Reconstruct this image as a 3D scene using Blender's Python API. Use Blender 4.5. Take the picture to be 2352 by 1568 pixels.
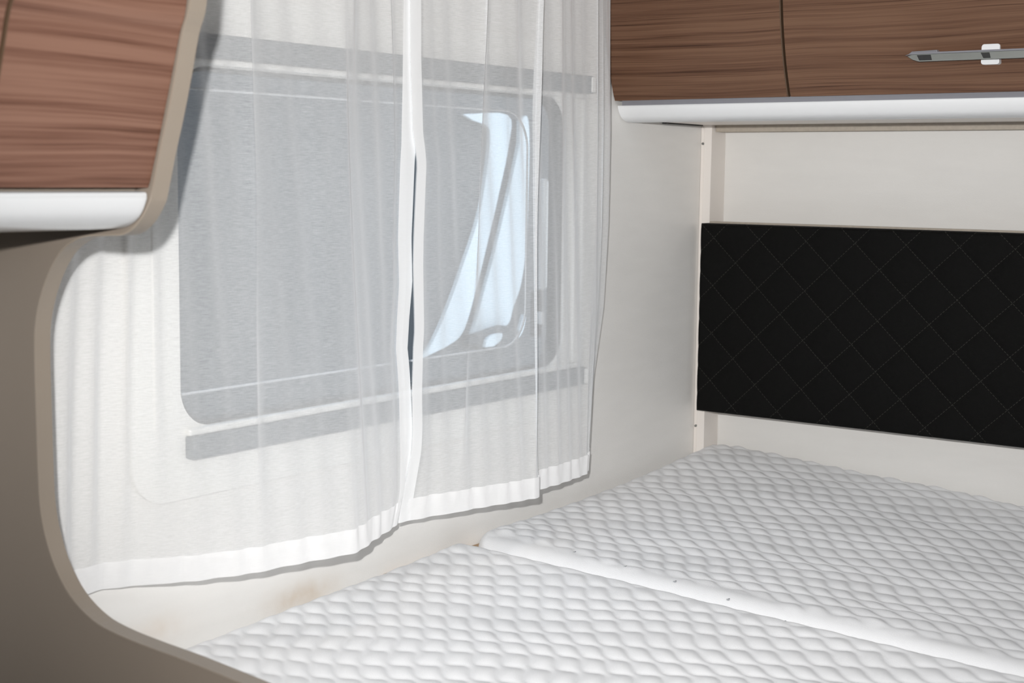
import bpy, bmesh, math, random
import numpy as np
from mathutils import Vector, Matrix
random.seed(7)
for o in list(bpy.data.objects): bpy.data.objects.remove(o, do_unlink=True)
C = bpy.context.scene.collection
SC = bpy.context.scene

# ---------------------------------------------------------------- camera
F_PX, W_PX, H_PX = 3392.15, 2352.0, 1568.0
th, pi_, ro = math.radians(35.8508), math.radians(6.4237), math.radians(0.66897)
CAM = np.array([-2.3668, -1.2993, 1.4539])
D = np.array([math.cos(th)*math.cos(pi_), math.sin(th)*math.cos(pi_), -math.sin(pi_)])
RT = np.cross(D, [0, 0, 1]); RT /= np.linalg.norm(RT); UP = np.cross(RT, D)
A = RT*math.cos(ro)+UP*math.sin(ro); B = -RT*math.sin(ro)+UP*math.cos(ro)
cd = bpy.data.cameras.new('camera'); cam = bpy.data.objects.new('camera', cd); C.objects.link(cam)
cd.sensor_width = 22.2; cd.lens = F_PX/W_PX*22.2; cd.clip_start = .02
cd.dof.use_dof = True; cd.dof.focus_distance = 2.15; cd.dof.aperture_fstop = 5.6
M = Matrix.Identity(4)
for i in range(3):
    M[i][0], M[i][1], M[i][2], M[i][3] = A[i], B[i], -D[i], CAM[i]
cam.matrix_world = M
SC.camera = cam
def at(u, v, ax, val):
    """point of a plane of the room seen at a pixel of the photograph"""
    q = D + A*(u-1176)/F_PX - B*(v-784)/F_PX
    return CAM + (val-CAM[ax])/q[ax]*q

# ---------------------------------------------------------------- light
w = bpy.data.worlds.new('world'); SC.world = w; w.use_nodes = True
nt = w.node_tree; nt.nodes.clear()
tcw = nt.nodes.new('ShaderNodeTexCoord'); spw = nt.nodes.new('ShaderNodeSeparateXYZ'); nt.links.new(tcw.outputs['Generated'], spw.inputs[0])
rw = nt.nodes.new('ShaderNodeValToRGB'); nt.links.new(spw.outputs[2], rw.inputs[0])
rw.color_ramp.elements[0].color = (.86, .89, .92, 1); rw.color_ramp.elements[1].color = (.70, .82, .96, 1)
bg = nt.nodes.new('ShaderNodeBackground'); wo = nt.nodes.new('ShaderNodeOutputWorld')
nt.links.new(rw.outputs[0], bg.inputs[0]); bg.inputs[1].default_value = 2.0; nt.links.new(bg.outputs[0], wo.inputs[0])
def area(name, loc, target, size, power, col=(1, 1, 1), sy=None, shape='DISK'):
    ld = bpy.data.lights.new(name, 'AREA'); ld.shape = shape; ld.size = size
    if sy: ld.size_y = sy
    ld.energy = power; ld.color = col
    o = bpy.data.objects.new(name, ld); C.objects.link(o)
    o.location = loc
    o.rotation_euler = (Vector(target)-Vector(loc)).to_track_quat('-Z', 'Y').to_euler()
    return o
fl = CAM - A*.055 + B*.10 + D*.02
FLASH_W, FILL_W = 142, 2.5
fd = bpy.data.lights.new('camera_flash', 'SPOT'); fd.energy = FLASH_W; fd.spot_size = math.radians(72); fd.spot_blend = 1
fd.shadow_soft_size = .012; fd.color = (1, .99, .975)
flash = bpy.data.objects.new('camera_flash', fd); C.objects.link(flash); flash.location = fl
flash.rotation_euler = Vector(D+A*.10+B*.0).to_track_quat('-Z', 'Y').to_euler()
bed_fill = area('bed_fill_light', (-.85, -1.25, 1.93), (-.85, -1.25, 0), .55, FILL_W, (.93, .97, 1), .55, 'RECTANGLE')  # soft fill added over the bed
SC.view_settings.view_transform = 'Standard'; SC.view_settings.look = 'None'
SC.view_settings.gamma = 1; SC.view_settings.use_curve_mapping = False
SC.view_settings.exposure = 0.0
SC.cycles.transparent_max_bounces = 24; SC.cycles.max_bounces = 10; SC.cycles.diffuse_bounces = 6
SC.cycles.use_denoising = True

# ---------------------------------------------------------------- materials
def srgb(r, g, b):
    f = lambda c: (c/255/12.92 if c/255 <= .04045 else ((c/255+.055)/1.055)**2.4)
    return (f(r), f(g), f(b), 1)
def mat(name, col, rough=.5, metal=0, noise=0, nscale=40, bump=0, bscale=200, spec=.5, coat=0):
    m = bpy.data.materials.new(name); m.use_nodes = True; n = m.node_tree
    p = n.nodes['Principled BSDF']; p.inputs['Roughness'].default_value = rough
    p.inputs['Metallic'].default_value = metal; p.inputs['Base Color'].default_value = col
    p.inputs['Specular IOR Level'].default_value = spec; p.inputs['Coat Weight'].default_value = coat
    tc = n.nodes.new('ShaderNodeTexCoord')
    if noise:
        t = n.nodes.new('ShaderNodeTexNoise'); t.inputs['Scale'].default_value = nscale; t.inputs['Detail'].default_value = 4
        n.links.new(tc.outputs['Object'], t.inputs['Vector'])
        mx = n.nodes.new('ShaderNodeMix'); mx.data_type = 'RGBA'
        mx.inputs[6].default_value = tuple(c*(1-noise) for c in col[:3])+(1,)
        mx.inputs[7].default_value = tuple(min(1, c*(1+noise)) for c in col[:3])+(1,)
        n.links.new(t.outputs['Fac'], mx.inputs[0]); n.links.new(mx.outputs[2], p.inputs['Base Color'])
    if bump:
        t = n.nodes.new('ShaderNodeTexNoise'); t.inputs['Scale'].default_value = bscale; t.inputs['Detail'].default_value = 3
        n.links.new(tc.outputs['Object'], t.inputs['Vector'])
        b = n.nodes.new('ShaderNodeBump'); b.inputs['Strength'].default_value = bump; b.inputs['Distance'].default_value = .002
        n.links.new(t.outputs['Fac'], b.inputs['Height']); n.links.new(b.outputs[0], p.inputs['Normal'])
    return m
def math_node(n, op, a, b=None, c=None):
    m = n.nodes.new('ShaderNodeMath'); m.operation = op
    for i, v in enumerate((a, b, c)):
        if v is None: continue
        if isinstance(v, (int, float)): m.inputs[i].default_value = v
        else: n.links.new(v, m.inputs[i])
    return m.outputs[0]
def ramp(n, fac, stops):
    r = n.nodes.new('ShaderNodeValToRGB'); e = r.color_ramp.elements
    while len(e) < len(stops): e.new(.5)
    for el, (p, c) in zip(e, stops): el.position = p; el.color = c
    n.links.new(fac, r.inputs[0]); return r.outputs[0]
def wood(name, axis, seed=0., light=1.0, bl=1.0, fine=210.):
    """walnut laminate, grain running along the given axis of the object"""
    m = bpy.data.materials.new(name); m.use_nodes = True; n = m.node_tree
    p = n.nodes['Principled BSDF']; p.inputs['Roughness'].default_value = .42; p.inputs['Specular IOR Level'].default_value = .35
    tc = n.nodes.new('ShaderNodeTexCoord'); mp = n.nodes.new('ShaderNodeMapping')
    n.links.new(tc.outputs['Object'], mp.inputs[0])
    s = [6.0, 6.0, fine]; s[axis] = 2.2
    mp.inputs['Scale'].default_value = s; mp.inputs['Location'].default_value = (seed, seed*.7, seed*1.3)
    # broad wandering of the grain
    mp0 = n.nodes.new('ShaderNodeMapping'); s0 = [4., 4., 9.]; s0[axis] = 3.2
    mp0.inputs['Scale'].default_value = s0; mp0.inputs['Location'].default_value = (seed*2, seed, seed)
    n.links.new(tc.outputs['Object'], mp0.inputs[0])
    w0 = n.nodes.new('ShaderNodeTexNoise'); w0.inputs['Scale'].default_value = 1; w0.inputs['Detail'].default_value = 1.5
    n.links.new(mp0.outputs[0], w0.inputs['Vector'])
    cmb = n.nodes.new('ShaderNodeCombineXYZ'); n.links.new(math_node(n, 'MULTIPLY', w0.outputs['Fac'], 5.0), cmb.inputs[2])
    va = n.nodes.new('ShaderNodeVectorMath'); n.links.new(mp.outputs[0], va.inputs[0]); n.links.new(cmb.outputs[0], va.inputs[1])
    def nz(vec, sc, det):
        t = n.nodes.new('ShaderNodeTexNoise'); t.inputs['Scale'].default_value = sc; t.inputs['Detail'].default_value = det
        t.inputs['Roughness'].default_value = .6
        n.links.new(vec, t.inputs['Vector']); return t.outputs['Fac']
    a = nz(va.outputs[0], .45, 4); b = nz(va.outputs[0], 2.2, 4); c = nz(mp0.outputs[0], .9, 2)
    f = math_node(n, 'ADD', math_node(n, 'MULTIPLY', a, .50), math_node(n, 'ADD', math_node(n, 'MULTIPLY', b, .36), math_node(n, 'MULTIPLY', c, .14)))
    k = light
    cols = [(c_[0], (c_[1]*k, c_[2]*k, c_[3]*k*bl, 1)) for c_ in ((.345, .034, .014, .008), (.415, .115, .051, .032), (.47, .19, .093, .063), (.58, .265, .142, .100))]
    n.links.new(ramp(n, f, cols), p.inputs['Base Color'])
    return m
def wall_mat(name, col, stains=()):
    m = mat(name, col, .45, bump=.12, bscale=420, spec=.3); n = m.node_tree; p = n.nodes['Principled BSDF']
    tc = n.nodes.new('ShaderNodeTexCoord'); mp = n.nodes.new('ShaderNodeMapping'); mp.inputs['Scale'].default_value = (3, 3, 14)
    n.links.new(tc.outputs['Object'], mp.inputs[0])
    t = n.nodes.new('ShaderNodeTexNoise'); t.inputs['Scale'].default_value = 3; t.inputs['Detail'].default_value = 5
    n.links.new(mp.outputs[0], t.inputs['Vector'])
    cur = ramp(n, t.outputs['Fac'], [(.3, tuple(c*.965 for c in col[:3])+(1,)), (.7, col)])
    for (x, z, sx, sz, cc, k) in stains:
        sp = n.nodes.new('ShaderNodeSeparateXYZ'); n.links.new(tc.outputs['Object'], sp.inputs[0])
        dx = math_node(n, 'DIVIDE', math_node(n, 'SUBTRACT', sp.outputs[0], x), sx)
        dz = math_node(n, 'DIVIDE', math_node(n, 'SUBTRACT', sp.outputs[2], z), sz)
        r2 = math_node(n, 'ADD', math_node(n, 'MULTIPLY', dx, dx), math_node(n, 'MULTIPLY', dz, dz))
        t2 = n.nodes.new('ShaderNodeTexNoise'); t2.inputs['Scale'].default_value = 38; n.links.new(tc.outputs['Object'], t2.inputs['Vector'])
        f = math_node(n, 'MULTIPLY', math_node(n, 'EXPONENT', math_node(n, 'MULTIPLY', r2, -1.0)), math_node(n, 'MULTIPLY', t2.outputs['Fac'], 2*k))
        f = math_node(n, 'MINIMUM', f, 1)
        mx = n.nodes.new('ShaderNodeMix'); mx.data_type = 'RGBA'; n.links.new(f, mx.inputs[0]); n.links.new(cur, mx.inputs[6]); mx.inputs[7].default_value = cc
        cur = mx.outputs[2]
    n.links.new(cur, p.inputs['Base Color']); return m
def sheer(name, t0, col=(.90, .91, .92, 1), trans=.22, weave=.5):
    """voile: lets light straight through its open weave, less at a slant"""
    m = bpy.data.materials.new(name); m.use_nodes = True; n = m.node_tree; n.nodes.clear()
    out = n.nodes.new('ShaderNodeOutputMaterial'); tr = n.nodes.new('ShaderNodeBsdfTransparent')
    df = n.nodes.new('ShaderNodeBsdfDiffuse'); tl = n.nodes.new('ShaderNodeBsdfTranslucent')
    df.inputs[0].default_value = col; tl.inputs[0].default_value = col
    m1 = n.nodes.new('ShaderNodeMixShader'); m1.inputs[0].default_value = trans
    shn = n.nodes.new('ShaderNodeBsdfSheen'); shn.inputs[0].default_value = (.40, .40, .40, 1); shn.inputs['Roughness'].default_value = .7
    ms = n.nodes.new('ShaderNodeAddShader'); n.links.new(df.outputs[0], ms.inputs[0]); n.links.new(shn.outputs[0], ms.inputs[1])
    n.links.new(ms.outputs[0], m1.inputs[1]); n.links.new(tl.outputs[0], m1.inputs[2])
    g = n.nodes.new('ShaderNodeNewGeometry'); dt = n.nodes.new('ShaderNodeVectorMath'); dt.operation = 'DOT_PRODUCT'
    n.links.new(g.outputs['Incoming'], dt.inputs[0]); n.links.new(g.outputs['Normal'], dt.inputs[1])
    cs = math_node(n, 'MAXIMUM', math_node(n, 'ABSOLUTE', dt.outputs['Value']), .12)
    T = math_node(n, 'POWER', t0, math_node(n, 'DIVIDE', 1.0, cs))
    tc = n.nodes.new('ShaderNodeTexCoord')
    def nz(sc, det=1):
        mp = n.nodes.new('ShaderNodeMapping'); mp.inputs['Scale'].default_value = sc
        n.links.new(tc.outputs['Object'], mp.inputs[0])
        t = n.nodes.new('ShaderNodeTexNoise'); t.inputs['Scale'].default_value = 1; t.inputs['Detail'].default_value = det
        n.links.new(mp.outputs[0], t.inputs['Vector']); return t.outputs['Fac']
    h = nz((110, 110, 1700)); v = nz((1500, 1500, 300)); b = nz((14, 14, 3), 2)
    k = math_node(n, 'ADD', math_node(n, 'ADD', math_node(n, 'MULTIPLY', h, weave), math_node(n, 'MULTIPLY', v, weave*.3)), math_node(n, 'MULTIPLY', b, .25))
    k = math_node(n, 'ADD', k, 1-(weave*.65+.125))
    T = math_node(n, 'MINIMUM', math_node(n, 'MULTIPLY', T, k), 1)
    mx = n.nodes.new('ShaderNodeMixShader'); n.links.new(T, mx.inputs[0])
    n.links.new(m1.outputs[0], mx.inputs[1]); n.links.new(tr.outputs[0], mx.inputs[2]); n.links.new(mx.outputs[0], out.inputs[0])
    return m
WARM = (.86, .845, .82, 1)
MT = dict(
    wall=wall_mat('wall_laminate', WARM, [(-1.02, .913, .055, .018, (.58, .43, .28, 1), .42), (-1.27, .925, .05, .02, (.70, .57, .45, 1), .3), (-1.38, .94, .03, .02, (.70, .56, .42, 1), .25)]),
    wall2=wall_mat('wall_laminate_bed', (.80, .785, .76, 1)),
    plain=mat('shell', (.40, .385, .37, 1), .7, noise=.05, nscale=8),
    dim=mat('cupboard_brown', (.16, .10, .07, 1), .6, noise=.2, nscale=12),
    floor=mat('vinyl_floor', (.16, .11, .08, 1), .5, noise=.2, nscale=10),
    post=mat('cream_plastic', (.84, .79, .745, 1), .4, noise=.02, nscale=10),
    frame=mat('window_cream', (.86, .85, .82, 1), .35, noise=.02, nscale=15),
    rail=mat('blind_rail_grey', (.13, .145, .16, 1), .45, noise=.05, nscale=30),
    white=mat('gloss_white', (.66, .67, .68, 1), .22, noise=.02, nscale=10, coat=.3),
    satin=mat('satin_white', (.86, .87, .88, 1), .42, noise=.02, nscale=10),
    grey=mat('aluminium_grey', (.30, .30, .33, 1), .35, .3, noise=.05, nscale=50),
    seam=mat('seam_brown', (.10, .06, .035, 1), .5, noise=.05, nscale=50),
    edge=mat('edge_beige', (.28, .235, .19, 1), .45, noise=.04, nscale=25),
    panel=mat('panel_beige', (.225, .187, .152, 1), .5, noise=.05, nscale=5, bump=.1, bscale=500),
    chrome=mat('brushed_metal', (.42, .44, .42, 1), .38, .9, noise=.05, nscale=80),
    screw=mat('screw_steel', (.30, .30, .29, 1), .4, .8, noise=.1, nscale=300),
    black=mat('rubber', (.02, .02, .02, 1), .6, noise=.1, nscale=50),
    ply=mat('birch_ply', (.42, .27, .15, 1), .55, noise=.2, nscale=60),
    board=mat('board_taupe', (.42, .37, .31, 1), .7, noise=.15, nscale=150),
    seal=mat('seal_pale', (.62, .66, .70, 1), .5, noise=.1, nscale=200),
    liner=mat('liner_grey', (.06, .065, .07, 1), .5, noise=.1, nscale=60),
    stay=mat('stay_white', (.80, .85, .88, 1), .3, noise=.02, nscale=100),
    knit=mat('mattress_knit', (.90, .905, .92, 1), .85, noise=.02, nscale=60, bump=.25, bscale=900, spec=.15),
    thread=mat('grey_thread', (.42, .43, .45, 1), .8, noise=.1, nscale=300),
    body=mat('vehicle_dark', (.055, .060, .066, 1), .5, noise=.08, nscale=2),
    sky_glass=mat('vehicle_glass_sky_tint', (.72, .80, .84, 1), .25, noise=.04, nscale=1.5),  # the sky's reflection is put into the colour as opaque pale blue
    ground=mat('gravel', (.22, .21, .20, 1), .9, noise=.35, nscale=12),
    woodL=wood('walnut_along_x', 0, 3.1, .84), woodR=wood('walnut_along_y', 1, 9.4, .66, .84, 300.),
    voile=sheer('voile', .59), hem=sheer('voile_hem', .34, (.95, .95, .955, 1), .05, weave=.2), edgehem=sheer('voile_edge', .30, (.95, .955, .96, 1), .05, weave=.2),
)
# acrylic pane
m = bpy.data.materials.new('acrylic'); m.use_nodes = True; n = m.node_tree; n.nodes.clear()
o_ = n.nodes.new('ShaderNodeOutputMaterial'); t_ = n.nodes.new('ShaderNodeBsdfTransparent'); t_.inputs[0].default_value = (.86, .90, .93, 1)
g_ = n.nodes.new('ShaderNodeBsdfGlossy'); g_.inputs['Roughness'].default_value = .03; gg = n.nodes.new('ShaderNodeNewGeometry'); dd = n.nodes.new('ShaderNodeVectorMath'); dd.operation = 'DOT_PRODUCT'
n.links.new(gg.outputs['Incoming'], dd.inputs[0]); n.links.new(gg.outputs['Normal'], dd.inputs[1])
sch = math_node(n, 'ADD', .02, math_node(n, 'MULTIPLY', .98, math_node(n, 'POWER', math_node(n, 'SUBTRACT', 1.0, math_node(n, 'ABSOLUTE', dd.outputs['Value'])), 5.0)))
mx = n.nodes.new('ShaderNodeMixShader'); n.links.new(sch, mx.inputs[0]); n.links.new(t_.outputs[0], mx.inputs[1]); n.links.new(g_.outputs[0], mx.inputs[2]); n.links.new(mx.outputs[0], o_.inputs[0])
MT['acrylic'] = m
# quilted black leatherette with thread
QP = .0885
def quilt_mat():
    m = mat('quilted_black', (.003, .003, .0027, 1), .7, bump=.4, bscale=900, spec=.12); n = m.node_tree; p = n.nodes['Principled BSDF']
    tc = n.nodes.new('ShaderNodeTexCoord'); sp = n.nodes.new('ShaderNodeSeparateXYZ'); n.links.new(tc.outputs['Object'], sp.inputs[0])
    y, z = sp.outputs[1], math_node(n, 'MULTIPLY', sp.outputs[2], 1.04)
    tot = None
    for s in (1, -1):
        u = math_node(n, 'DIVIDE', math_node(n, 'ADD', math_node(n, 'ADD', y, math_node(n, 'MULTIPLY', z, s)), .049-s*1.3475*1.04), QP)
        fr = math_node(n, 'ABSOLUTE', math_node(n, 'SUBTRACT', math_node(n, 'FRACT', math_node(n, 'ADD', u, 100.5)), .5))
        line = math_node(n, 'LESS_THAN', fr, .0085)
        v = math_node(n, 'DIVIDE', math_node(n, 'SUBTRACT', y, math_node(n, 'MULTIPLY', z, s)), .0085)
        dash = math_node(n, 'GREATER_THAN', math_node(n, 'FRACT', math_node(n, 'ADD', v, 1000)), .35)
        l = math_node(n, 'MULTIPLY', line, dash); tot = l if tot is None else math_node(n, 'MAXIMUM', tot, l)
    mx = n.nodes.new('ShaderNodeMix'); mx.data_type = 'RGBA'; n.links.new(tot, mx.inputs[0])
    mx.inputs[6].default_value = (.003, .003, .0027, 1); mx.inputs[7].default_value = (.03, .029, .025, 1)
    n.links.new(mx.outputs[2], p.inputs['Base Color']); return m
MT['quilt'] = quilt_mat()

# ---------------------------------------------------------------- helpers
def link(name, me, m, parent=None, smooth=False):
    o = bpy.data.objects.new(name, me); C.objects.link(o); me.materials.append(m)
    if smooth:
        for f in me.polygons: f.use_smooth = True
    if parent: o.parent = parent
    return o
def obj(name, bm, m, parent=None, smooth=False):
    bmesh.ops.recalc_face_normals(bm, faces=bm.faces)
    me = bpy.data.meshes.new(name); bm.to_mesh(me); bm.free()
    return link(name, me, m, parent, smooth)
def tag(o, label, cat=None, group=None, kind=None):
    o['label'] = label
    if cat: o['category'] = cat
    if group: o['group'] = group
    if kind: o['kind'] = kind
    return o
def thing(name, label, cat, loc=(0, 0, 0), kind=None):
    o = bpy.data.objects.new(name, None); C.objects.link(o); o.empty_display_size = .05
    if label: o['label'] = label
    if cat: o['category'] = cat
    if kind: o['kind'] = kind
    return o
def box(bm, a, b, bev=0):
    r = bmesh.ops.create_cube(bm, size=1)
    for v in r['verts']:
        v.co = Vector([(a[i]+b[i])/2+v.co[i]*(b[i]-a[i]) for i in range(3)])
    if bev:
        es = list({e for v in r['verts'] for e in v.link_edges})
        bmesh.ops.bevel(bm, geom=es, offset=bev, segments=3, affect='EDGES', profile=.5)
    return bm
def bx(a, b, bev=0):
    a, b = [min(p, q) for p, q in zip(a, b)], [max(p, q) for p, q in zip(a, b)]
    return box(bmesh.new(), a, b, bev)
def prism(pts, axis, lo, hi, bev=0, bm=None):
    """closed outline in the two other axes, extruded along axis"""
    bm = bm or bmesh.new(); oth = [i for i in range(3) if i != axis]
    def P(p, t):
        c = [0, 0, 0]; c[oth[0]], c[oth[1]], c[axis] = p[0], p[1], t; return c
    a = [bm.verts.new(P(p, lo)) for p in pts]; b = [bm.verts.new(P(p, hi)) for p in pts]
    fa = bm.faces.new(a); fb = bm.faces.new(b[::-1]); n = len(pts)
    for i in range(n): bm.faces.new((a[i], b[i], b[(i+1) % n], a[(i+1) % n]))
    if bev:
        es = list(fa.edges)+list(fb.edges)
        bmesh.ops.bevel(bm, geom=es, offset=bev, segments=2, affect='EDGES', profile=.5)
    return bm
def rrect(x0, x1, z0, z1, r, n=10):
    pts = []
    for cx, cz, a0 in ((x1-r, z1-r, 0), (x0+r, z1-r, 90), (x0+r, z0+r, 180), (x1-r, z0+r, 270)):
        for i in range(n+1):
            a = math.radians(a0+90*i/n); pts.append((cx+r*math.cos(a), cz+r*math.sin(a)))
    return pts
def ring(inner, outer, axis, lo, hi):
    bm = bmesh.new(); oth = [i for i in range(3) if i != axis]; n = len(inner)
    def P(p, t):
        c = [0, 0, 0]; c[oth[0]], c[oth[1]], c[axis] = p[0], p[1], t; return bm.verts.new(c)
    L = [[P(p, t) for p in s] for s, t in ((inner, lo), (outer, lo), (outer, hi), (inner, hi))]
    for k in range(4):
        a, b = L[k], L[(k+1) % 4]
        for i in range(n): bm.faces.new((a[i], a[(i+1) % n], b[(i+1) % n], b[i]))
    return bm
def smooth_poly(pts, sub=6):
    """Catmull-Rom through the given points"""
    P = [np.array(p, float) for p in pts]; P = [2*P[0]-P[1]]+P+[2*P[-1]-P[-2]]; o = []
    for i in range(1, len(P)-2):
        for k in range(sub):
            t = k/sub; a, b, c, d = P[i-1:i+3]
            o.append(tuple(.5*((2*b)+(-a+c)*t+(2*a-5*b+4*c-d)*t*t+(-a+3*b-3*c+d)*t**3)))
    o.append(tuple(P[-2])); return o
def grid_mesh(name, V, m, parent=None, smooth=True):
    """V: array (nu, nv, 3)"""
    nu, nv = V.shape[:2]; me = bpy.data.meshes.new(name)
    i, j = np.meshgrid(np.arange(nu-1), np.arange(nv-1), indexing='ij'); a = (i*nv+j).ravel()
    q = np.stack([a, a+nv, a+nv+1, a+1], 1)
    me.vertices.add(nu*nv); me.vertices.foreach_set('co', V.reshape(-1).astype(np.float32))
    me.loops.add(q.size); me.loops.foreach_set('vertex_index', q.ravel().astype(np.int32))
    me.polygons.add(len(q)); me.polygons.foreach_set('loop_start', (np.arange(len(q))*4).astype(np.int32))
    me.update(calc_edges=True); me.validate()
    return link(name, me, m, parent, smooth)
def cyl(p, r, h, axis, seg=24, bev=0):
    bm = bmesh.new()
    rr = bmesh.ops.create_cone(bm, cap_ends=True, segments=seg, radius1=r, radius2=r, depth=h)
    R = {0: Matrix.Rotation(math.pi/2, 4, 'Y'), 1: Matrix.Rotation(math.pi/2, 4, 'X'), 2: Matrix.Identity(4)}[axis]
    bmesh.ops.transform(bm, matrix=Matrix.Translation(p) @ R, verts=bm.verts)
    if bev:
        es = [e for f in bm.faces if len(f.verts) > 4 for e in f.edges]
        bmesh.ops.bevel(bm, geom=es, offset=bev, segments=2, affect='EDGES')
    return bm

# ---------------------------------------------------------------- room shell
XB, XF, YR, ZC = .054, -3.6, -2.2, 1.98          # bed wall, far end behind the camera, right wall, ceiling
OP = rrect(-1.227, -.442, 1.1585, 1.5735, .046)   # window opening
wl = obj('wall_left', ring(OP, rrect(XF, XB+.04, -.02, ZC+.03, .0005), 1, 0, .022), MT['wall'])
tag(wl, 'white laminate wall around the window above the bed, faint brown stain low down', kind='structure')
for nm, a, b, mm, lb in (
    ('wall_back', (XB, YR, 0), (XB+.04, 0, ZC), 'wall2', 'white wall behind the black quilted headboard'),
    ('wall_right', (XF, YR-.04, 0), (XB+.04, YR, ZC), 'plain', 'pale side wall at the far side of the bed'),
    ('wall_front', (XF-.04, YR-.04, 0), (XF, .034, ZC), 'dim', 'brown cupboard wall behind the viewer'),
    ('floor', (XF-.04, YR-.04, -.04), (XB+.04, .034, 0), 'floor', 'brown vinyl floor'),
    ('ceiling', (XF-.04, YR-.04, ZC), (XB+.04, .034, ZC+.04), 'plain', 'pale ceiling')):
    tag(obj(nm, bx(a, b), MT[mm]), lb, kind='structure')

# corner post and the slim strip beside it
tr = thing('trim_1', 'cream corner post with two small screws between window wall and headboard', None, kind='structure')
obj('post', bx((0, -.0242, .80), (XB, -.0085, ZC-.002), .0012), MT['post'], tr)
obj('edge_strip', bx((.004, -.0085, .80), (XB, -.0008, ZC-.002), .0008), MT['post'], tr)
for v in (330, 977):
    P = at(1612.5 if v == 330 else 1597.5, v, 0, .0)
    s = obj('screw', cyl((.0, -.0075, P[2]), .0021, .006, 0, 16, .0006), MT['screw'], tr, True); s['label'] = 'small grey steel screw head'

# ---------------------------------------------------------------- window
wn = thing('window_1', 'caravan window with cream surround and grey blind rails behind the sheer curtains', None, kind='structure')
obj('surround', ring(rrect(-1.2275, -.4415, 1.158, 1.574, .046), rrect(-1.30, -.3585, 1.0755, 1.657, .05), 1, -.007, -.0002), MT['frame'], wn)
def rail(z0, z1, name, lab, depth, m):
    o = obj(name, bx((-1.222, -depth, z0), (-.391, -.006, z1), .003), m, wn); o['label'] = lab; return o
cs = rail(1.5825, 1.6095, 'blind_cassette', 'grey blind housing along the window top', .026, MT['rail'])
rail(1.5745, 1.5825, 'blind_pull', 'pale strip under the upper blind housing', .018, MT['frame'])
bs = rail(1.1225, 1.1495, 'screen_cassette', 'grey blind housing along the window bottom', .022, MT['rail'])
rail(1.1495, 1.1585, 'screen_pull', 'pale strip over the lower blind housing', .016, MT['frame'])
for x in (-.3965, -.394):
    pass
for z0, z1 in ((1.584, 1.608), (1.124, 1.148)):
    o = obj('end_cap', bx((-.4005, -.028, z0), (-.389, -.006, z1), .002), MT['frame'], wn); o['label'] = 'pale end cap of the blind rail'
g1 = obj('side_guide', bx((-.4255, -.015, 1.1585), (-.391, -.006, 1.5745), .003), MT['frame'], wn)
obj('guide_rib', bx((-.409, -.019, 1.16), (-.404, -.014, 1.573), .001), MT['frame'], g1)
g2 = obj('side_guide', bx((-1.267, -.0085, 1.1585), (-1.2285, -.006, 1.5745), .001), MT['frame'], wn)
obj('opening_liner', ring(rrect(-1.223, -.446, 1.1625, 1.5695, .043), OP, 1, -.002, .022), MT['liner'], wn, True)
obj('pane', prism(rrect(-1.235, -.425, 1.14, 1.59, .055), 1, .026, .030), MT['acrylic'], wn)
sl = obj('pane_seal', ring(rrect(-1.277, -.502, 1.194, 1.548, .055), rrect(-1.280, -.499, 1.191, 1.551, .058), 1, .0235, .0255), MT['seal'], wn, True); sl['label'] = 'thin pale hatched seal line set inside the pane'
h0, h1 = at(1250.5, 410, 1, .015), at(1250.5, 665, 1, .015)
st = obj('stay_bar', bx((h0[0]-.0055, .010, h1[2]), (h0[0]+.0055, .021, h0[2]), .003), MT['stay'], wn, True); st['label'] = 'white upright stay bar at the right of the pane'
obj('stay_ridge', bx((h0[0]-.0012, .007, h1[2]+.004), (h0[0]+.0012, .011, h0[2]-.004), .0008), MT['stay'], st, True)
h2, h3 = at(1243, 715, 1, .015), at(1243, 745, 1, .015)
cl = obj('catch', bx((h2[0]-.004, .010, h3[2]), (h2[0]+.004, .022, h2[2]), .002), MT['stay'], wn, True); cl['label'] = 'small white window catch below the stay bar'
obj('catch_base', bx((h0[0]-.011, .021, h3[2]-.02), (h0[0]+.009, .032, h1[2]-.0), .003), MT['body'], wn)

# ---------------------------------------------------------------- outside
tag(obj('ground', bx((-6, .2, -.50), (9, 16, -.45)), MT['ground']), 'grey gravel ground outside the window', kind='structure')
vh = thing('motorhome', 'dark parked motorhome with pale curved side windows seen dimly through the window', 'vehicle')
bd = prism(smooth_poly([(-2.2, -.1), (-2.2, 1.2), (-2.0, 2.15), (-1.2, 2.3), (1.9, 2.28), (2.5, 1.75), (3.0, .9), (3.7, .55), (3.8, -.1)], 5), 1, 1.21, 3.2, .03)
obj('body', bd, MT['body'], vh)
def pane_px(name, px, lab=None):
    pts = [at(u, v, 1, 1.2)[[0, 2]] for u, v in px]
    o = obj(name, prism([tuple(p) for p in pts], 1, 1.198, 1.216), MT['sky_glass'], vh)
    if lab: o['label'] = lab
    return o
pane_px('quarter_window', smooth_poly([(1062, 262), (1165, 264), (1168, 330), (1148, 430), (1118, 560), (1083, 700), (1060, 766), (1030, 792), (1003, 806), (958, 826), (990, 790), (1030, 700), (1062, 610), (1098, 500), (1116, 400), (1124, 320), (1118, 290), (1085, 276)], 4), 'pale blue curved narrow window pane')
pane_px('door_window', smooth_poly([(1193, 278), (1210, 268), (1215, 330), (1212, 450), (1208, 560), (1196, 650), (1178, 705), (1165, 745), (1130, 752), (1108, 762), (1084, 770), (1092, 740), (1108, 680), (1130, 600), (1152, 510), (1175, 410), (1192, 330)], 4), 'pale blue tapering window pane')
mr = obj('mirror_arm', prism([tuple(at(u, v, 1, 1.16)[[0, 2]]) for u, v in ((1085, 790), (1105, 768), (1165, 748), (1190, 760), (1180, 790), (1120, 806))], 1, 1.15, 1.20, .004), MT['body'], vh)
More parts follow.
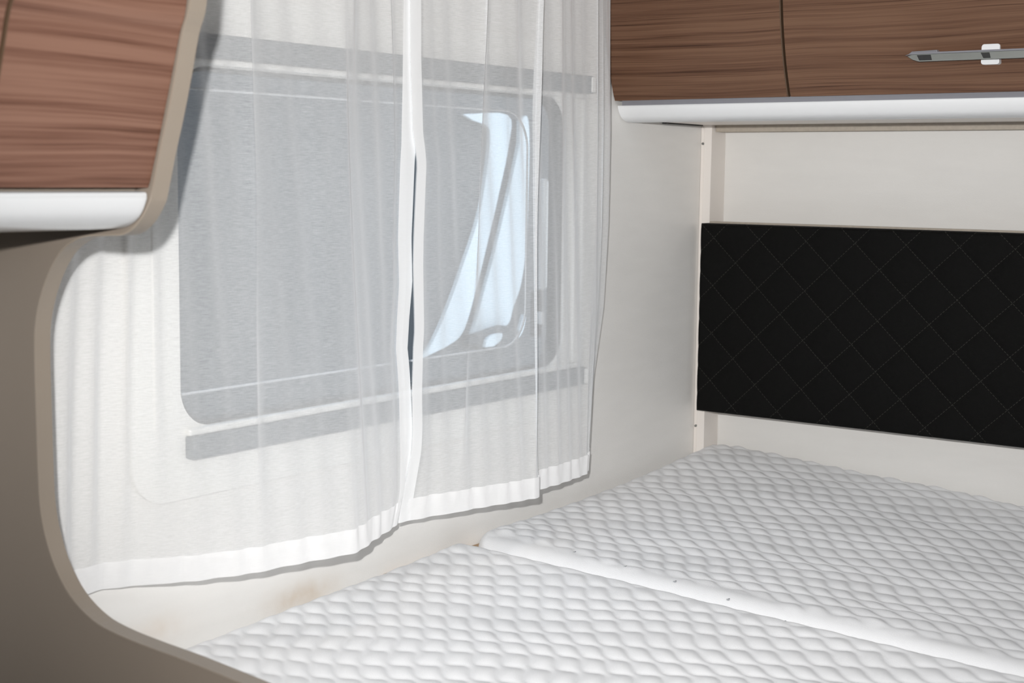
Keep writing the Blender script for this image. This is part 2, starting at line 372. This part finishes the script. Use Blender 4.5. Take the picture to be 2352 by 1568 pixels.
obj('mirror_glass', prism([tuple(at(u, v, 1, 1.145)[[0, 2]]) for u, v in smooth_poly([(1111, 797), (1116, 779), (1130, 768), (1150, 765), (1146, 782), (1130, 795)], 3)], 1, 1.140, 1.150), MT['sky_glass'], mr)
pane_px('trim_reflection', smooth_poly([(1172, 782), (1192, 755), (1203, 722), (1206, 735), (1198, 765), (1180, 786)], 3), 'pale curved strip painted as a reflection')
for x in (-1.3, 2.6):
    wh = obj('wheel', cyl((x, 1.36, -.12), .33, .22, 1, 40, .03), MT['black'], vh, True)
    obj('hubcap', cyl((x, 1.245, -.12), .19, .03, 1, 32, .01), MT['grey'], wh, True)

# ---------------------------------------------------------------- overhead cabinet over the headboard
cr = thing('overhead_cabinet', 'overhead cabinet with walnut doors and white light bar above the headboard', 'cabinet')
PR = [(-.330, 1.955), (-.334, 1.86), (-.3345, 1.79), (-.3326, 1.734), (-.3275, 1.692), (-.3205, 1.657), (-.3104, 1.62), (-.294, 1.5765)]
def curved_front(prof, axis, lo, hi, name, m, parent, thick=.016, flip=False):
    """curved cabinet front: profile (depth, z), extruded along axis"""
    pr = smooth_poly(prof, 6); inner = [(d+thick, z) for d, z in pr][::-1]
    pts = pr+inner
    bm = prism([(p[0], p[1]) for p in pts], axis, lo, hi, .0009)
    return obj(name, bm, m, parent)
obj('carcass', prism([(-.312, 1.95), (-.312, 1.66), (-.27, 1.585), (-.265, 1.572), (.05, 1.572), (.05, 1.95)], 1, -2.15, -.004), MT['seam'], cr)
curved_front(PR, 1, -.3090, -.0025, 'fixed_panel', MT['woodR'], cr)
edge_ = curved_front([(d-.0, z) for d, z in PR], 1, -.3110, -.3091, 'edge_band', MT['seam'], cr, .017)
PD = [(d, z) for d, z in PR]
d1 = curved_front(PD, 1, -1.085, -.3148, 'door', MT['woodR'], cr)
d2 = curved_front(PD, 1, -1.86, -1.089, 'door', MT['woodR'], cr)
gr = obj('grey_channel', bx((-.286, -2.15, 1.569), (-.262, -.012, 1.578)), MT['grey'], cr); gr['label'] = 'grey aluminium channel below the doors'
lb = obj('light_bar', prism(smooth_poly([(-.262, 1.5695), (-.280, 1.5694), (-.2845, 1.5686), (-.2835, 1.564), (-.279, 1.557), (-.2715, 1.5495), (-.262, 1.545), (-.2515, 1.5432), (-.235, 1.5430)], 5)+[(-.20, 1.5455), (-.20, 1.5695)], 1, -2.15, -.0028, .0006), MT['satin'], cr, True)
lb['label'] = 'rounded white light bar along the cabinet bottom'
ul = obj('underside', bx((-.21, -2.15, 1.5470), (.052, -.0045, 1.571), .001), MT['post'], cr)
obj('gap_shade_strip', bx((-.135, -.0095, 1.5450), (-.006, -.0008, 1.5472)), MT['black'], cr)['label'] = 'black strip standing in for shade where the underside meets the window wall'  # black filler paints the shade of the narrow gap
ws = obj('wall_shade_strip', bx((.012, -2.15, 1.535), (.053, -.026, 1.5472)), MT['board'], cr)  # taupe strip stands in for the cabinet's shadow on the wall
# handles
def handle(yc, parent, xs, dz=-.0052):
    h = bpy.data.objects.new('handle', None); C.objects.link(h); h.parent = parent; h['label'] = 'slim brushed metal lever handle on pale plates'
    Zs = lambda L: [(a, b+dz) for a, b in L]
    pts = Zs([(yc+.112, 1.6312), (yc+.106, 1.6345), (yc-.106, 1.6345), (yc-.112, 1.6312), (yc-.104, 1.6262), (yc-.095, 1.6235), (yc+.095, 1.6235), (yc+.104, 1.6262)])
    g = obj('grip', prism(pts, 0, xs-.022, xs-.0175, .0012), MT['chrome'], h)
    obj('rim', prism(Zs([(yc+.115, 1.6325), (yc+.104, 1.6362), (yc-.104, 1.6362), (yc-.115, 1.6325), (yc-.106, 1.6338), (yc+.106, 1.6338)]), 0, xs-.0235, xs-.010, .0005), MT['grey'], h)
    obj('plate', prism(rrect(yc-.0125, yc+.0125, 1.6125, 1.6400, .003, 5), 0, xs-.0058, xs+.006, .0008), MT['satin'], h)['label'] = 'pale rounded plate'
    obj('stem', bx((xs-.019, yc-.004, 1.6255+dz), (xs-.004, yc+.004, 1.6325+dz), .001), MT['chrome'], h)
    for a, b in ((yc+.098, yc+.078), (yc+.008, yc-.004), (yc-.078, yc-.098)):
        obj('recess', prism(Zs([(a, 1.6325), (b, 1.6325), (b-.002, 1.6250), (a-.004, 1.6250)]), 0, xs-.0223, xs-.0215), MT['black'], g)['label'] = 'black recess in the handle'
    obj('tip_catch', prism(Zs([(yc+.113, 1.6345), (yc+.108, 1.6385), (yc+.072, 1.6395), (yc+.070, 1.634)]), 0, xs-.016, xs-.006, .0008), MT['grey'], h)
    return h
handle(-.6225, d1, -.3125)

# ---------------------------------------------------------------- headboard
hb = thing('headboard', 'black diamond quilted headboard panel mounted on the wall above the bed', 'headboard')
y0, y1, z0, z1 = -.0215, -2.12, 1.0345, 1.3725
ny, nz_ = 700, 128
def eased(a, b, n, r):      # extra samples close to both ends
    e = r*(1-np.cos(np.linspace(0, math.pi/2, 8)))[:-1]
    s = 1 if b > a else -1
    return np.concatenate([a+s*e, np.linspace(a+s*r, b-s*r, n), (b-s*e)[::-1]])
Y = eased(y0, y1, ny, .005); Z = eased(z0, z1, nz_, .005)
YY, ZZ = np.meshgrid(Y, Z, indexing='ij')
uu = (YY+ZZ*1.04+.049-1.3475*1.04)/QP; vv = (YY-ZZ*1.04+.049+1.3475*1.04)/QP
puff = (np.abs(np.sin(math.pi*uu))*np.abs(np.sin(math.pi*vv)))**.42*.0042
de = lambda d, r: r-np.sqrt(np.maximum(0, r*r-np.maximum(0, r-d)**2))
drop = np.maximum(de(np.minimum(np.abs(YY-y0), np.abs(YY-y1)), .005), de(np.minimum(np.abs(ZZ-z0), np.abs(ZZ-z1)), .005))
XX = -.0275-puff*np.clip((.005-drop)/.005, 0, 1)+drop
V = np.stack([XX, YY, ZZ], 2)
# skirt back to the rear plane
Vb = V.copy()
ring_idx = None
top = np.pad(V, ((1, 1), (1, 1), (0, 0)), mode='edge'); 
top[0, :, 0] = top[-1, :, 0] = -.002; top[:, 0, 0] = top[:, -1, 0] = -.002
obj_h = grid_mesh('quilted_pad', top, MT['quilt'], hb)
obj('backing_board', bx((-.0025, -2.12, 1.040), (.012, -.0255, 1.3755), .001), MT['board'], hb)['label'] = 'taupe board edge showing behind the black pad'
obj('wall_spacer', bx((.012, -2.1, 1.10), (.0535, -.0255, 1.30)), MT['board'], hb)

# ---------------------------------------------------------------- bed
bf = thing('bed_frame', 'wooden bed frame whose ledge shows between mattress and wall', 'bed frame')
obj('base', bx((-1.482, -2.19, .001), (.05, -.014, .78), .003), MT['panel'], bf)
lg = thing('wooden_ledge', 'thin brown plywood ledge with a screw, between mattress corner and window wall', 'ledge')
ld = obj('ledge', bx((-.865, -.0115, .70), (.0, -.0006, .9085), .001), MT['ply'], lg)
obj('corner_block', prism([(-.7195, -.0118), (-.645, -.0118), (-.675, -.030), (-.7195, -.062)], 2, .80, .9075, .001), MT['ply'], lg)
obj('screw', cyl((-.648, -.0062, .9090), .0042, .003, 2, 20, .001), MT['screw'], lg, True)['label'] = 'small grey screw head'
LA, LB = np.array([.0164, -.0250]), np.array([-.0322, -.0250])      # spacing of the knit's pinch points
LI = np.linalg.inv(np.stack([LA, LB], 1))
def puff_h(x, y):
    u = LI[0, 0]*x+LI[0, 1]*y; v = LI[1, 0]*x+LI[1, 1]*y
    k = u-v; s = (u+v)/2
    r = np.floor(k); d1 = np.full_like(x, 9.); d2 = np.full_like(x, 9.)
    for dn in (-1, 0, 1, 2):
        n_ = r+dn
        c = n_+np.where(n_.astype(int) % 2 == 0, 1, -1)*.29*np.cos(2*math.pi*s)   # wavy crease n
        d = k-c
        d1 = np.minimum(d1, np.where(d >= 0, d, 9.)); d2 = np.minimum(d2, np.where(d < 0, -d, 9.))
    wdt = d1+d2; t = d1/np.maximum(wdt, 1e-6)
    return np.clip(np.sin(math.pi*np.clip(t, 0, 1)), 0, 1)**.95*np.clip(wdt, .2, 1.58)/1.58
def mattress(name, xa, xb, ya, yb, hfun, lab, edges, zb=.79, smooth_seam=False, corner=None):
    """xa<xb, ya>yb; edges = rounding radius at (xa, xb, ya, yb)"""
    def coords(a, b, ra, rb, step):
        s = 1 if b > a else -1; k = np.linspace(0, math.pi/2, 14)
        e1 = a+s*ra*(1-np.cos(k)); e2 = (b-s*rb*(1-np.cos(k)))[::-1]
        n_ = max(2, int(abs(b-a-s*(ra+rb))/step)); return np.concatenate([e1[:-1], np.linspace(a+s*ra, b-s*rb, n_), e2[1:]])
    X = coords(xa, xb, edges[0], edges[1], .0026); Yc = coords(ya, yb, edges[2], edges[3], .0028)
    XX, YY = np.meshgrid(X, Yc, indexing='ij')
    dd = [de(XX-xa, edges[0]), de(xb-XX, edges[1]), de(ya-YY, edges[2]), de(YY-yb, edges[3])]
    dr = np.sqrt(np.maximum(dd[0], dd[1])**2+np.maximum(dd[2], dd[3])**2)
    h = hfun(XX, YY)
    pm = np.ones_like(XX)
    if smooth_seam:
        wob = .008*np.sin(YY*19)+.006*np.sin(YY*47+1)
        pm *= np.clip((XX-xa-.034+wob)/.022, 0, 1)
    else:
        pm *= np.clip((XX-xa-.01)/.02, 0, 1)*(.15+.85*np.clip((xb-XX-.004)/.035, 0, 1))
    pm *= (.1+.9*np.clip((ya-YY-.003)/.03, 0, 1))*np.clip((xb-XX)/.006, 0, 1)
    wx = XX+.0035*np.sin(YY*31+XX*9)+.003*np.sin(YY*13+XX*40); wy = YY+.004*np.sin(XX*27+YY*8)
    p = puff_h(wx, wy)*.0042*pm
    lo = .0015*np.sin(XX*21+YY*5)*np.sin(YY*17)          # soft unevenness
    Zz = h-dr+p+lo*pm
    if corner:                       # corner next to the wall is rounded in plan
        cx, cr = corner; sh = de(np.abs(XX-cx), cr); YY = YY-sh*np.clip(1-(ya-YY)/.25, 0, 1)
        Zz = Zz-.35*sh*np.clip(1-(ya-YY)/.09, 0, 1)
    V = np.stack([XX, YY, Zz], 2)
    V = np.pad(V, ((1, 1), (1, 1), (0, 0)), mode='edge')
    for sl_ in ((0, slice(None)), (-1, slice(None)), (slice(None), 0), (slice(None), -1)): V[sl_][..., 2] = zb
    o = grid_mesh(name, V, MT['knit']); tag(o, lab, 'mattress'); return o
def hb_f(x, y):
    b = np.interp(x, [-.72, -.56, -.41, -.28, -.14, 0, .045], [.9345, .9325, .9355, .941, .950, .9615, .965])
    return b+(.039+.033*np.clip((x+.7)/.72, 0, 1))*np.clip(y+.08, -.82, 0)
def hf_f(x, y):
    b = np.interp(x, [-1.45, -1.2, -1.08, -.9, -.78, -.715], [.901, .909, .915, .921, .928, .9345])
    return b+.036*np.clip(y+.03, -.86, 0)
mb = mattress('mattress', -.7215, .043, -.0125, -2.18, hb_f, 'white knitted mattress pushed against the headboard wall', (.040, .012, .018, .03), smooth_seam=True, corner=(-.7215, .085))
mf = mattress('mattress', -1.476, -.7250, -.016, -2.18, hf_f, 'white knitted mattress nearer the viewer, in front of the seam', (.03, .016, .022, .03), corner=(-.7250, .02))
for (u, v) in ((1320, 1280), (1437, 1308), (1551, 1335), (1674, 1364), (1804, 1395), (1943, 1425), (2086, 1459), (2240, 1500)):
    P = at(u, v, 2, .922); bm = bmesh.new()
    d_ = max(.004, P[0]+.7215); z = float(hb_f(np.array(P[0]), np.array(P[1])))-float(de(np.array(d_), .040))
    x_ = -.7215+d_
    prism([(x_-.0030, P[1]-.0012), (x_-.0005, P[1]-.0020), (x_+.0030, P[1]-.0004), (x_+.0024, P[1]+.0010), (x_-.0006, P[1]+.0004), (x_-.0022, P[1]+.0022)], 2, z-.001, z+.0010, 0, bm)
    obj('stitch', bm, MT['thread'], mb)['label'] = 'short grey tufting stitch at the seam edge'

# ---------------------------------------------------------------- partition with its cut-out
px_ = [(-.348, 1.978), (-.346, 1.80), (-.342, 1.68), (-.3360, 1.600), (-.3255, 1.5714), (-.3165, 1.5389), (-.305, 1.5015), (-.2945, 1.471), (-.2845, 1.4385), (-.279, 1.4250), (-.2645, 1.4085), (-.246, 1.3985), (-.2235, 1.3965), (-.1928, 1.3945), (-.174, 1.3894), (-.1566, 1.3800), (-.1400, 1.3630), (-.1245, 1.3380), (-.1145, 1.3100), (-.1118, 1.2800), (-.112, 1.2214), (-.1127, 1.1650), (-.1145, 1.132), (-.1215, 1.1035), (-.1355, 1.0750), (-.1580, 1.0500), (-.1900, 1.0330), (-.2238, 1.0262), (-.2698, 1.0225), (-.3193, 1.0200), (-.3786, 1.0155), (-.46, 1.009), (-.62, 1.0), (-.80, .995)]
out = smooth_poly(px_, 4)
pts = [(-.0006, 1.978)]+[(min(p[0], -.0006), p[1]) for p in out]+[(-.86, .985), (-.88, .96), (-.88, .002), (-.0006, .002)]
pt = thing('partition', 'beige partition panel with a rounded cut-out at the foot of the bed', 'partition')
obj('panel', prism(pts, 0, -1.5, -1.4845, .0012), MT['panel'], pt)
# edge band wraps the visible rim of the cut-out
rim_in = out; 
def offset(pl, d):
    o = []
    for i, p in enumerate(pl):
        a = np.array(pl[max(0, i-1)]); b = np.array(pl[min(len(pl)-1, i+1)]); t = (b-a)/np.linalg.norm(b-a); nrm = np.array([-t[1], t[0]])
        o.append(tuple(np.array(p)+nrm*d))
    return o
s_ = -1
band = offset(out, .0012*s_)
obj('edge_band', prism(band+offset(out, -.0004*s_)[::-1], 0, -1.5012, -1.4833, .0004), MT['edge'], pt)['label'] = 'lighter beige edge band'

# ---------------------------------------------------------------- overhead cabinet on the left
cl_ = thing('overhead_cabinet', 'overhead cabinet with reddish walnut doors on the left beside the partition', 'cabinet')
PL = [(-.340, 1.955), (-.3415, 1.80), (-.340, 1.68), (-.3325, 1.5973), (-.3228, 1.5714-.002), (-.3134, 1.5389), (-.3015, 1.5015), (-.2913, 1.471), (-.2805, 1.4395)]
obj('carcass', prism([(-.31, 1.95), (-.31, 1.62), (-.262, 1.44), (-.262, 1.428), (-.0010, 1.428), (-.0010, 1.95)], 0, -3.3, -1.5015), MT['edge'], cl_)
def cfx(lo, hi, name, m): return curved_front(PL, 0, lo, hi, name, m, cl_)
dl1 = cfx(-1.6690, -1.5018, 'end_panel', MT['woodL'])
cfx(-1.6706, -1.6691, 'edge_band', MT['seam'])
cfx(-2.42, -1.6735, 'door', MT['woodL'])
cfx(-3.2, -2.424, 'door', MT['woodL'])
lb2 = obj('light_bar', prism(smooth_poly([(-.245, 1.4365), (-.272, 1.4362), (-.2775, 1.4335), (-.2765, 1.4275), (-.270, 1.4165), (-.260, 1.4085), (-.247, 1.4035), (-.233, 1.4018)], 5)+[(-.215, 1.403), (-.215, 1.4365)], 0, -3.3, -1.5016, .0006), MT['white'], cl_, True)
lb2['label'] = 'glossy white rounded light bar along the cabinet bottom'
obj('underside', bx((-3.3, -.215, 1.404), (-1.5016, -.001, 1.43), .001), MT['edge'], cl_)

# ---------------------------------------------------------------- curtains
ZT = 1.86
def interp(keys, z):
    ks = sorted(keys); return float(np.interp(z, [k[0] for k in ks], [k[1] for k in ks]))
def edge_keys(pts, y):
    return [(at(u, v, 1, y)[2], at(u, v, 1, y)[0]) for u, v in pts]
YL = -.058
LEADL = edge_keys([(956, -300), (955, 200), (953, 330), (950, 370), (948, 420), (943, 540), (945, 640), (938, 720), (934, 790), (938, 830), (942, 890), (944, 950), (946, 1030), (944, 1110), (925, 1196)], YL)
LEADR = edge_keys([(940, -300), (941, 120), (947, 300), (953, 334), (957, 372), (955, 405), (949, 540), (948, 600), (950, 700), (951, 750), (948, 790), (947, 830), (945, 890), (946, 950), (947, 1030), (938, 1100), (927, 1196)], YL-.004)
RENDK = edge_keys([(1385, -300), (1386, 300), (1385, 500), (1379, 700), (1364, 850), (1356, 980), (1352, 1070)], -.03)
def hem_z(x): return .9925+.005*np.clip((-1.25-x)/.1, 0, 1)
# plan of each curtain at its hem and at its head: (x, y)
BL = [(-1.478, -.020), (-1.445, -.030), (-1.41, -.018), (-1.36, -.012), (-1.318, -.022), (-1.27, -.045), (-1.23, -.062), (-1.19, -.078), (-1.11, -.094), (-1.045, -.104), (-.98, -.086), (-.92, -.066), (-.875, -.048)]
BR = [(-.875, -.050), (-.823, -.062), (-.75, -.082), (-.652, -.104), (-.625, -.088), (-.60, -.078), (-.525, -.075), (-.457, -.066), (-.41, -.040), (-.385, -.028)]
def plan(keys, n): 
    p = np.array(smooth_poly(keys, 12)); s = np.concatenate([[0], np.cumsum(np.hypot(*np.diff(p, axis=0).T))]); s /= s[-1]
    t = np.linspace(0, 1, n); return np.stack([np.interp(t, s, p[:, 0]), np.interp(t, s, p[:, 1])], 1)
def curtain(side, n=420, nz=90):
    if side == 'L':
        base = plan(BL, n)
        x0k, x1k = (lambda z: -1.478), (lambda z: interp(LEADL, z))
    else:
        base = plan(BR, n)
        x0k, x1k = (lambda z: interp(LEADR, z)), (lambda z: interp(RENDK, z))
    s = np.linspace(0, 1, n); V = np.zeros((n, nz, 3))
    bx0, bx1 = base[0, 0], base[-1, 0]
    for j in range(nz):
        t = j/(nz-1)                       # 0 = hem, 1 = head
        zz = 1.0+t*(ZT-1.0)
        g = min(1, t*1.6)                  # how far folds have taken over
        if side == 'L':
            x = base[:, 0].copy(); y = base[:, 1]*(1-g*.75)+(-.058)*(g*.75)
            # tight gathers on the outer third, three soft pleats further in
            y = y+(.002+.0018*g)*np.sin((x+1.47)*2*math.pi/.036+.9*np.sin(zz*3))*np.clip((-1.262-x)/.05, 0, 1)
            for (xc, wd, am, tw) in ((-1.178, .011, .010, .0), (-1.035, .042, .021, .02), (-.925, .012, .007, -.03), (-1.09, .05, .008, .01)):
                xx = x-(xc+tw*(zz-1.4)+.004*math.sin(zz*9+xc*20))
                y = y-(.25+.75*g)*am*np.exp(-(xx/wd)**2)
                x = x+(.25+.75*g)*am*.9*(xx/wd)*np.exp(-(xx/wd)**2)*-1
        else:
            x = base[:, 0].copy(); y = base[:, 1]*(1-g*.45)+(-.060)*(g*.45)
            for (xc, wd, am, tw) in ((-.652, .008, .018, .03), (-.775, .013, .014, .06), (-.56, .02, .008, -.02), (-.46, .012, .007, .0), (-.425, .010, .006, .01), (-.70, .02, .006, .0)):
                xx = x-(xc+tw*(zz-1.3)+.003*math.sin(zz*8+xc*20))
                y = y-(.2+.8*g)*am*np.exp(-(xx/wd)**2)
                x = x-(.2+.8*g)*am*.8*(xx/wd)*np.exp(-(xx/wd)**2)
        y = y+.0022*np.sin(s*41+zz*5)*g+.0015*np.sin(s*97+zz*11)
        y = np.minimum(y, -.012)
        X0, X1 = x0k(zz), x1k(zz)
        f = (x-x[0])/(x[-1]-x[0])
        # keep the body of the cloth, pull only its leading edge to the seam line
        if side == 'L': x = x+(X1-x[-1])*np.clip((s-.80)/.2, 0, 1)**1.0
        else: x = x+(X0-x[0])*np.clip((.2-s)/.2, 0, 1)+(X1-x[-1])*np.clip((s-.75)/.25, 0, 1)
        lead = s > .97 if side == 'L' else s < .04
        hz = hem_z(x); z = hz+t*(ZT-hz)
        V[:, j] = np.stack([x, y, z], 1)
    # leading edges lie in one flat plane
    ye = YL if side == 'L' else YL-.004
    wgt = np.clip((s-.93)/.05, 0, 1) if side == 'L' else np.clip((.09-s)/.05, 0, 1)
    up = np.clip((np.linspace(0, 1, nz)-.02)/.12, 0, 1)
    W2 = wgt[:, None]*up[None, :]
    V[:, :, 1] = V[:, :, 1]*(1-W2)+ye*W2
    return V
def shifted(V, d):
    """same cloth, moved a little toward the room"""
    du = np.gradient(V, axis=0); dv = np.gradient(V, axis=1); n_ = np.cross(du, dv); n_ /= np.linalg.norm(n_, axis=2, keepdims=True)+1e-9
    n_ *= np.where(n_[..., 1:2] > 0, -1, 1); return V+n_*d
def cut_z(V, z0, z1, n):
    """resample the columns between two heights above the hem"""
    out = np.zeros((V.shape[0], n, 3))
    for i in range(V.shape[0]):
        c = V[i]; h = c[:, 2]-c[0, 2]; t = np.linspace(z0, z1, n)
        for k in range(3): out[i, :, k] = np.interp(t, h, c[:, k])
    return out
for side in 'LR':
    V = curtain(side)
    lab = 'left sheer white curtain hanging over most of the window' if side == 'L' else 'right sheer white curtain hanging next to the cabinet'
    ct = thing('curtain', lab, 'curtain')
    grid_mesh('sheer_cloth', V, MT['voile'], ct)
    hm = cut_z(V, -.0, .030, 8)
    hm[..., 1] += .0012*np.sin(np.arange(hm.shape[0])[:, None]*.35)*np.linspace(0, 1, 8)[None, :]
    for dd_ in (.0012,):
        grid_mesh('bottom_hem', shifted(hm, dd_), MT['hem'], ct)['label'] = 'denser white stitched bottom hem'
    L = np.concatenate([[0], np.cumsum(np.linalg.norm(np.diff(V[:, 40], axis=0), axis=1))])
    if side == 'L':
        wdt = .027; sel = np.where(L > L[-1]-wdt)[0]
    else:
        wdt = .020; sel = np.where(L < wdt)[0]
    grid_mesh('side_hem', shifted(V[sel], .0016), MT['edgehem'], ct)['label'] = 'denser white side hem at the curtain opening'
rd = thing('curtain_rail', 'white curtain rail on the wall above the window', 'rail')
obj('rail', bx((-1.478, -.075, 1.862), (-.345, -.045, 1.880), .004), MT['satin'], rd)
for x in (-1.40, -.90, -.40): obj('bracket', bx((x-.01, -.055, 1.866), (x+.01, -.0006, 1.878), .002), MT['satin'], rd)
